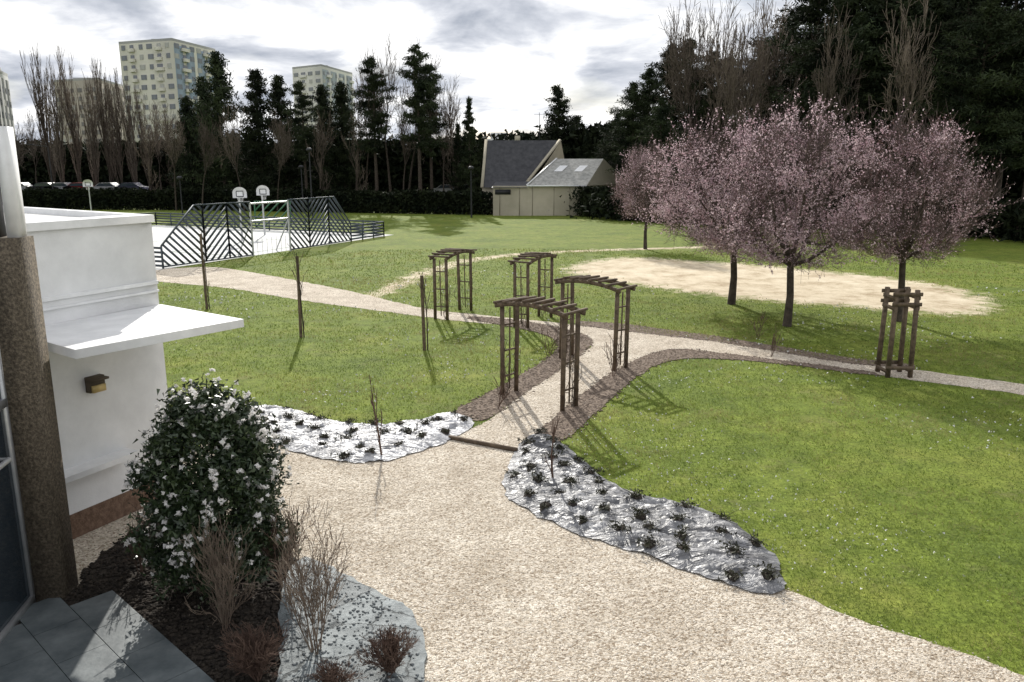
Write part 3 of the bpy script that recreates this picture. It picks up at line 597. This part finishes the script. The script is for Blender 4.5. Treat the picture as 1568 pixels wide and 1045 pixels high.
# ---------------- sports cage ----------------
A0=np.array(G(250,412));A1=np.array(G(388,393));A2=np.array(G(445,385));A3=np.array(G(538,370));A4=np.array(G(588,362))
def clipline(p,d,poly):
    t0,t1=-99,99;n=len(poly);cx=sum(q[0] for q in poly)/n;cy=sum(q[1] for q in poly)/n
    for i in range(n):
        a=poly[i];c=poly[(i+1)%n];nx_,ny_=-(c[1]-a[1]),c[0]-a[0]
        if nx_*(cx-a[0])+ny_*(cy-a[1])<0:nx_,ny_=-nx_,-ny_
        f=nx_*(p[0]-a[0])+ny_*(p[1]-a[1]);g_=nx_*d[0]+ny_*d[1]
        if abs(g_)<1e-9:
            if f<0:return None
        elif g_>0:t0=max(t0,-f/g_)
        else:t1=min(t1,-f/g_)
    return (t0,t1) if t1-t0>.05 else None
def panel(b,P,Q,poly,sign,sp=.30,w=.11,ang=42):
    P=np.array(P);u=(np.array(Q)-P)/np.linalg.norm(np.array(Q)-P);W=lambda s,z:(*(P+u*s),z)
    an=math.radians(ang);d=(math.cos(an),sign*math.sin(an))
    for k in np.arange(-10,16,sp/math.cos(an)):
        r=clipline((0,k),d,poly)
        if r:b.beam(W(r[0]*d[0],k+r[0]*d[1]),W(r[1]*d[0],k+r[1]*d[1]),.04,w)
    n=len(poly)
    for i in range(n):a=poly[i];c=poly[(i+1)%n];b.beam(W(*a),W(*c),.08,.07)
cage=empty('sports_cage');b=B();L1=np.linalg.norm(A1-A0);L2=np.linalg.norm(A3-A2)
panel(b,A0,A1,[(0,.1),(L1*.45,.1),(L1*.45,3.1),(L1*.36,3.1),(0,1.15)],-1);panel(b,A0,A1,[(L1*.45,.1),(L1*.72,.1),(L1*.72,3.1),(L1*.45,3.1)],1);panel(b,A0,A1,[(L1*.72,.1),(L1,.1),(L1,3.1),(L1*.72,3.1)],-1)
panel(b,A2,A3,[(0,.1),(L2*.3,.1),(L2*.3,3.1),(0,3.1)],-1);panel(b,A2,A3,[(L2*.3,.1),(L2*.62,.1),(L2*.62,3.1),(L2*.3,3.1)],1);panel(b,A2,A3,[(L2*.62,.1),(L2,.1),(L2,1.2),(L2*.72,3.1),(L2*.62,3.1)],-1)
b.obj('end_panels',[M['steel']],cage);b=B()
def rail(b,p,q,h=1.05,n=5):
    p=np.array(p);q=np.array(q);L=np.linalg.norm(q-p);k=int(L/2)+1
    for t in np.linspace(0,1,k+1):c=p+(q-p)*t;b.beam((*c,0),(*c,h),.08,.08)
    for z in np.linspace(.15,h,n):b.beam((*p,z),(*q,z),.04,.11)
rail(b,A3,A4);rail(b,A4,court[2]);rail(b,A0,court[3]);rail(b,court[2],court[3]);b.obj('side_rails',[M['steel']],cage)
b=B()
for c in(A1,A2):b.tubes([(*c,0)],[(*c,3.1)],.06,.06,8)
b.tubes([(*A1,3.0)],[(*A2,3.0)],.05,.05,8);b.tubes([(*A1,2.0)],[(*A2,2.0)],.05,.05,8)
back=np.array([-.92,.4])*1.1
for c in(A1,A2):b.tubes([(*(c+back),0)],[(*c,2.0)],.04,.04,6)
for t in np.linspace(0,1,9):c=A1+(A2-A1)*t;b.tubes([(*c,1.0)],[(*c,.05)],.012,.012,4)
b.obj('goal_frame',[M['galv']],cage)
b=B();fp=np.array(G(392,350));fq=np.array(G(446,347));fl=np.linalg.norm(fq-fp)
panel(b,fp,fq,[(0,.1),(fl,.1),(fl,2.2),(0,2.2)],1,.5);b.obj('far_panel',[M['greenpaint']],cage)
def hoop(x,y,face=.4):
    e=empty('basketball_hoop',(x,y,0));e.rotation_euler=(0,0,face);b=B();b.tubes([(0,.6,0),(0,.6,3.0)],[(0,.6,3.0),(0,.05,3.3)],.07,.06,8,0)
    W_=.46
    pts=[(-W_,2.95),(W_,2.95),(W_,3.3)]+[(W_*math.cos(t),3.3+.38*math.sin(t)) for t in np.linspace(.1,3.04,9)]+[(-W_,3.3)]
    n=len(pts);v=[(p[0],-.02,p[1]) for p in pts]+[(p[0],.02,p[1]) for p in pts];t=tessellate_polygon([[Vector((p[0],p[1],0)) for p in pts]]);b.add(v,[(i,j,k) for i,j,k in t]+[(i+n,j+n,k+n) for i,j,k in t]+[(i,(i+1)%n,n+(i+1)%n) for i in range(n)]+[(i,n+(i+1)%n,n+i) for i in range(n)],1)
    for z0_ in(3.05,3.4):b.beam((-.22,-.03,z0_),(.22,-.03,z0_),.01,.045,2)
    for x_ in(-.22,.22):b.beam((x_,-.03,3.05),(x_,-.03,3.4),.045,.01,2)
    th=np.linspace(0,6.283,17);r0=np.stack([.23*np.cos(th),-.3+.23*np.sin(th),0*th+3.05],1);b.tubes(r0[:-1],r0[1:],.015,.015,5,2)
    r1=np.stack([.13*np.cos(th+.3),-.3+.13*np.sin(th+.3),0*th+2.65],1);b.tubes(r0[:-1],r1[:-1],.006,.006,3,1)
    b.obj('hoop_parts',[M['galv'],M['whitecap'],M['dark']],e)
hoop(-18.5,55);hoop(-18.3,59.5);hoop(X(140,82),82)
def lamp(px,d,top,arm=0):
    z=Z(top,d);e=empty('street_lamp',(X(px,d),d,0));b=B();b.tubes([(0,0,0)],[(0,0,z)],.09,.05,8)
    if arm:b.tubes([(0,0,z)],[(arm,0,z+.25)],.04,.04,6);b.box((arm,0,z+.25),(.6,.25,.12))
    else:b.blob((0,0,z+.15),(.3,.3,.2))
    b.obj('lamp_parts',[M['dark']],e)
lamp(479,78,232);lamp(722,80,260);lamp(465,88,258);lamp(85,95,225,-2.0);lamp(280,84,275)
def car(px,d,col):
    e=empty('parked_car',(X(px,d),d,1.35));b=B();prof=[(-2.1,.35),(-2.1,.8),(-1.9,.95),(-1.5,1.0),(-.9,1.42),(.6,1.45),(1.2,1.0),(1.95,.85),(2.1,.6),(2.1,.35)];n=len(prof)
    v=[(p[0],-.85,p[1]) for p in prof]+[(p[0],.85,p[1]) for p in prof];t=tessellate_polygon([[Vector((p[0],p[1],0)) for p in prof]])
    b.add(v,[tuple(q) for q in t]+[(i+n,j+n,k+n) for i,j,k in t]+[(i,(i+1)%n,n+(i+1)%n) for i in range(n)]+[(i,n+(i+1)%n,n+i) for i in range(n)])
    b.add([(-1.35,-.86,1.0),(-.85,-.86,1.36),(.55,-.86,1.38),(1.0,-.86,1.0)],[(0,1,2),(0,2,3)],1)
    for s in(-1.3,1.3):
        for y_ in(-.8,.8):b.tubes([(s,y_-.1,.33)],[(s,y_+.1,.33)],.33,.33,14,2);b.blob((s,y_-.1 if y_<0 else y_+.1,.33),(.3,.02,.3),2)
    b.obj('car_parts',[mat('car_paint',col,col,1,.3,spec=.6),M['glassd'],M['tyre']],e)
b=B();pb=[(X(-60,104),104),(X(760,96),96),(X(760,112),112),(X(-60,125),125)];b.prism(pb,0,1.35);b.obj('car_park',[mat('asphalt',(.05,.05,.05),(.065,.065,.065))])
for px,c_ in((35,(.6,.6,.6)),(75,(.05,.05,.06)),(100,(.5,.5,.52)),(128,(.3,.02,.02)),(170,(.6,.6,.6)),(205,(.1,.1,.15)),(688,(.7,.7,.7)),(720,(.6,.6,.6))):
    car(px,108 if px<600 else 99,c_)
# ---------------- house ----------------
hs=empty('house');b=B()
b.prism([(-1.95,83),(7.3,83),(13,92),(4,92)],0,3.0,0)
b.obj('annex_walls',[M['cream']],hs)
b=B();b.quad((1.5,82.7,3.03),(7.6,82.7,3.03),(9.8,87.5,5.75),(4.8,87.5,5.75),0);b.quad((4.8,87.5,5.75),(9.8,87.5,5.75),(13.3,92.3,3.03),(4.4,92.3,3.03),0)
b.add([(7.6,82.7,3.03),(13.3,92.3,3.03),(9.8,87.5,5.75)],[(0,1,2)],1);b.add([(1.5,82.7,3.03),(4.4,92.3,3.03),(4.8,87.5,5.75)],[(0,1,2)],0)
b.beam((1.5,82.68,3.03),(7.6,82.68,3.03),.1,.14,2);b.beam((1.5,82.7,3.1),(4.8,87.5,5.8),.15,.1,2)
def rp(u,v): return (1.5+u+3.3*v, 82.7+4.8*v, 3.03+2.72*v+.06)
for sx_ in(1.2,3.3):
    b.quad(rp(sx_,.5),rp(sx_+.85,.5),rp(sx_+.85,.72),rp(sx_,.72),3)
b.quad((-2.1,82.8,2.85),(1.5,82.8,2.85),(1.9,86,3.4),(-1.7,86,3.4),4)
b.obj('annex_roof',[M['tile'],M['cream'],M['whitecap'],M['whitecap'],M['slate']],hs)
b=B()
for px in(765,795,815,848,872):b.box((X(px,83),82.985,1.45),(.06,.02,2.9),0,0)
b.box((X(770,83),82.97,2.4),(1.6,.03,.5),0,1);b.obj('wall_joints',[mat('joint',(.28,.25,.19)),M['dark']],hs)
b=B();zr=7.7
b.prism([(-3.2,87),(3.4,87),(4.6,94),(-2.4,94)],0,2.9,0)
b.add([(-3.2,87,2.9),(-2.4,94,2.9),(-2.8,90.5,zr)],[(0,1,2)],0)
b.add([(2.0,86.9,2.9),(6.6,94,2.9),(5.4,90.5,zr)],[(0,1,2)],0);b.obj('main_walls',[M['cream']],hs)
b=B();b.quad((-3.1,86.6,2.75),(1.2,86.6,2.75),(5.3,90.5,zr+.05),(-2.75,90.5,zr+.05),0);b.quad((-2.75,90.5,zr+.05),(5.3,90.5,zr+.05),(7,94.4,2.75),(-2.3,94.4,2.75),0)
b.beam((1.2,86.55,2.8),(5.3,90.45,zr+.1),.3,.2,1);b.beam((-3.2,86.55,2.75),(-2.85,90.5,zr+.1),.3,.2,1);b.box((.6,90.8,7.9),(.6,.6,.7),0,1)
b.tubes([(3.0,90.5,zr)],[(3.0,90.5,zr+3)],.04,.03,5,2);b.beam((2.4,90.5,zr+2.8),(3.6,90.5,zr+2.8),.03,.03,2)
b.obj('main_roof',[M['slate'],M['cream'],M['dark']],hs)
b=B();b.box((X(785,190),190,5.4),(12,8,10.8),0,0);b.box((X(765,190),190,11.4),(4,4,1.6),0,0);b.obj('distant_building',[M['concrete']])
# ---------------- apartment towers ----------------
def tower(name,px0,pxm,px1,d,top,c1,c2,cw=(.08,.09,.11)):
    z=Z(top,d);xa=X(px0,d),d;xm=(X(pxm,d*.97),d*.97);xb=(X(px1,d*1.06),d*1.06)
    e=empty(name);b=B();back=(xa[0]+xb[0]-xm[0],xa[1]+xb[1]-xm[1]);b.prism([xa,xm,xb,back],0,z);b.obj('walls',[mat(name+'_wall',c1,tuple(q*1.1 for q in c1),.1)],e)
    b=B();nf=int(z/2.9)
    for P,Q,k in((xa,xm,0),(xm,xb,1)):
        P=np.array(P);Q=np.array(Q);L=np.linalg.norm(Q-P);u=(Q-P)/L;n=np.array([u[1],-u[0]]);n*=-1 if n[1]>0 else 1
        if k:
            for s in np.linspace(.12,.88,4):
                b.prism([P+u*L*(s-.09)+n*.08,P+u*L*(s+.09)+n*.08,P+u*L*(s+.09)-n*.1,P+u*L*(s-.09)-n*.1],2,z-1,1)
        nw=max(3,int(L/3.4))
        for f in range(nf):
            for w in range(nw):
                s=(w+.5)/nw+R.uniform(-.01,.01);c=P+u*L*s;hw=L/nw*R.choice([.2,.3]);zz=1+f*2.9
                q0=c-u*hw+n*.14;q1=c+u*hw+n*.14;r0=c-u*hw-n*.1;r1=c+u*hw-n*.1
                b.prism([q0,q1,r1,r0],zz,zz+1.4,0 if R.random()<.8 else 2)
                if (w%3==1): b.prism([c-u*hw*1.6+n*.9,c+u*hw*1.6+n*.9,c+u*hw*1.6,c-u*hw*1.6],zz-.6,zz+.35,3)
    b.obj('windows',[mat(name+'_glass',cw),mat(name+'_band',c2),mat(name+'_blind',(.4,.4,.38)),mat(name+'_balcony',tuple(q*1.05 for q in c1))],e)
    b=B();b.box(((xa[0]+xb[0])/2,d*1.02,z+.9),(6,5,2.0));b.box((xm[0]-5,d*1.01,z+.6),(3,3,1.4));b.prism([xa,xm,xb,back],z+.02,z+.7);b.obj('roof_plant',[mat(name+'_roof',(.35,.35,.35))],e)
tower('apartment_tower',203,282,345,255,68,(.58,.56,.50),(.26,.32,.40),(.20,.21,.24))
tower('apartment_tower',457,500,546,330,106,(.62,.61,.58),(.34,.38,.42),(.24,.25,.27))
tower('apartment_block',100,165,203,300,126,(.40,.36,.32),(.28,.25,.22),(.18,.17,.17))
tower('apartment_tower',-60,12,34,190,110,(.48,.48,.48),(.28,.28,.28))
# ---------------- camera, light, world ----------------
cam=bpy.data.cameras.new('camera');co=bpy.data.objects.new('camera',cam);sc.collection.objects.link(co);co.location=(0,0,H);co.rotation_euler=(math.pi/2-PIT,0,0)
cam.sensor_width=36;cam.lens=36*F/1568;cam.clip_end=6000;cam.clip_start=.05;sc.camera=co
EL=math.radians(31);tos=Vector((-.18*math.cos(EL),.984*math.cos(EL),math.sin(EL))).normalized()
s=bpy.data.lights.new('sun','SUN');s.energy=5.0;s.angle=math.radians(.5);s.color=(1,.96,.89);so=bpy.data.objects.new('sun',s);sc.collection.objects.link(so);so.rotation_euler=tos.to_track_quat('Z','Y').to_euler()
w=bpy.data.worlds.new('World');sc.world=w;w.use_nodes=True;N=w.node_tree.nodes;L=w.node_tree.links;bg=N['Background'];bg.inputs['Strength'].default_value=.1
sk=N.new('ShaderNodeTexSky');sk.sky_type='NISHITA';sk.sun_disc=False;sk.sun_elevation=EL;sk.sun_rotation=math.atan2(tos.x,tos.y)
tc=N.new('ShaderNodeTexCoord');sx=N.new('ShaderNodeSeparateXYZ');L.new(tc.outputs['Generated'],sx.inputs[0])
def mth(op,a,b=None):
    m=N.new('ShaderNodeMath');m.operation=op
    for i,v in enumerate((a,b)):
        if v is None:continue
        if isinstance(v,(int,float)):m.inputs[i].default_value=v
        else:L.new(v,m.inputs[i])
    return m.outputs[0]
zz=mth('ADD',mth('MAXIMUM',sx.outputs[2],0),.22);cx=N.new('ShaderNodeCombineXYZ');L.new(mth('DIVIDE',sx.outputs[0],zz),cx.inputs[0]);L.new(mth('DIVIDE',sx.outputs[1],zz),cx.inputs[1])
cx.inputs[2].default_value=1.3
def wn(scale,det,r,dist=0):
    n=N.new('ShaderNodeTexNoise');n.inputs['Scale'].default_value=scale;n.inputs['Detail'].default_value=det;n.inputs['Roughness'].default_value=r;n.inputs['Distortion'].default_value=dist;L.new(cx.outputs[0],n.inputs['Vector']);return n.outputs['Fac']
n1=wn(2.1,9,.56,.25)
cr=N.new('ShaderNodeValToRGB');e=cr.color_ramp.elements;e[0].position=.36;e[0].color=(4.6,5.0,5.8,1);e[1].position=.57;e[1].color=(12.5,12.5,12.5,1);q=e.new(.46);q.color=(7.4,7.7,8.4,1);L.new(n1,cr.inputs[0])
n2=wn(.9,5,.5);r2=N.new('ShaderNodeMapRange');r2.inputs['From Min'].default_value=.55;r2.inputs['From Max'].default_value=.66;r2.inputs['To Min'].default_value=1;r2.inputs['To Max'].default_value=.5;L.new(n2,r2.inputs[0])
mx=N.new('ShaderNodeMix');mx.data_type='RGBA';L.new(r2.outputs[0],mx.inputs[0]);L.new(sk.outputs[0],mx.inputs[6]);L.new(cr.outputs[0],mx.inputs[7]);L.new(mx.outputs[2],bg.inputs['Color'])
sc.view_settings.view_transform='Standard';sc.view_settings.look='None';sc.view_settings.exposure=0
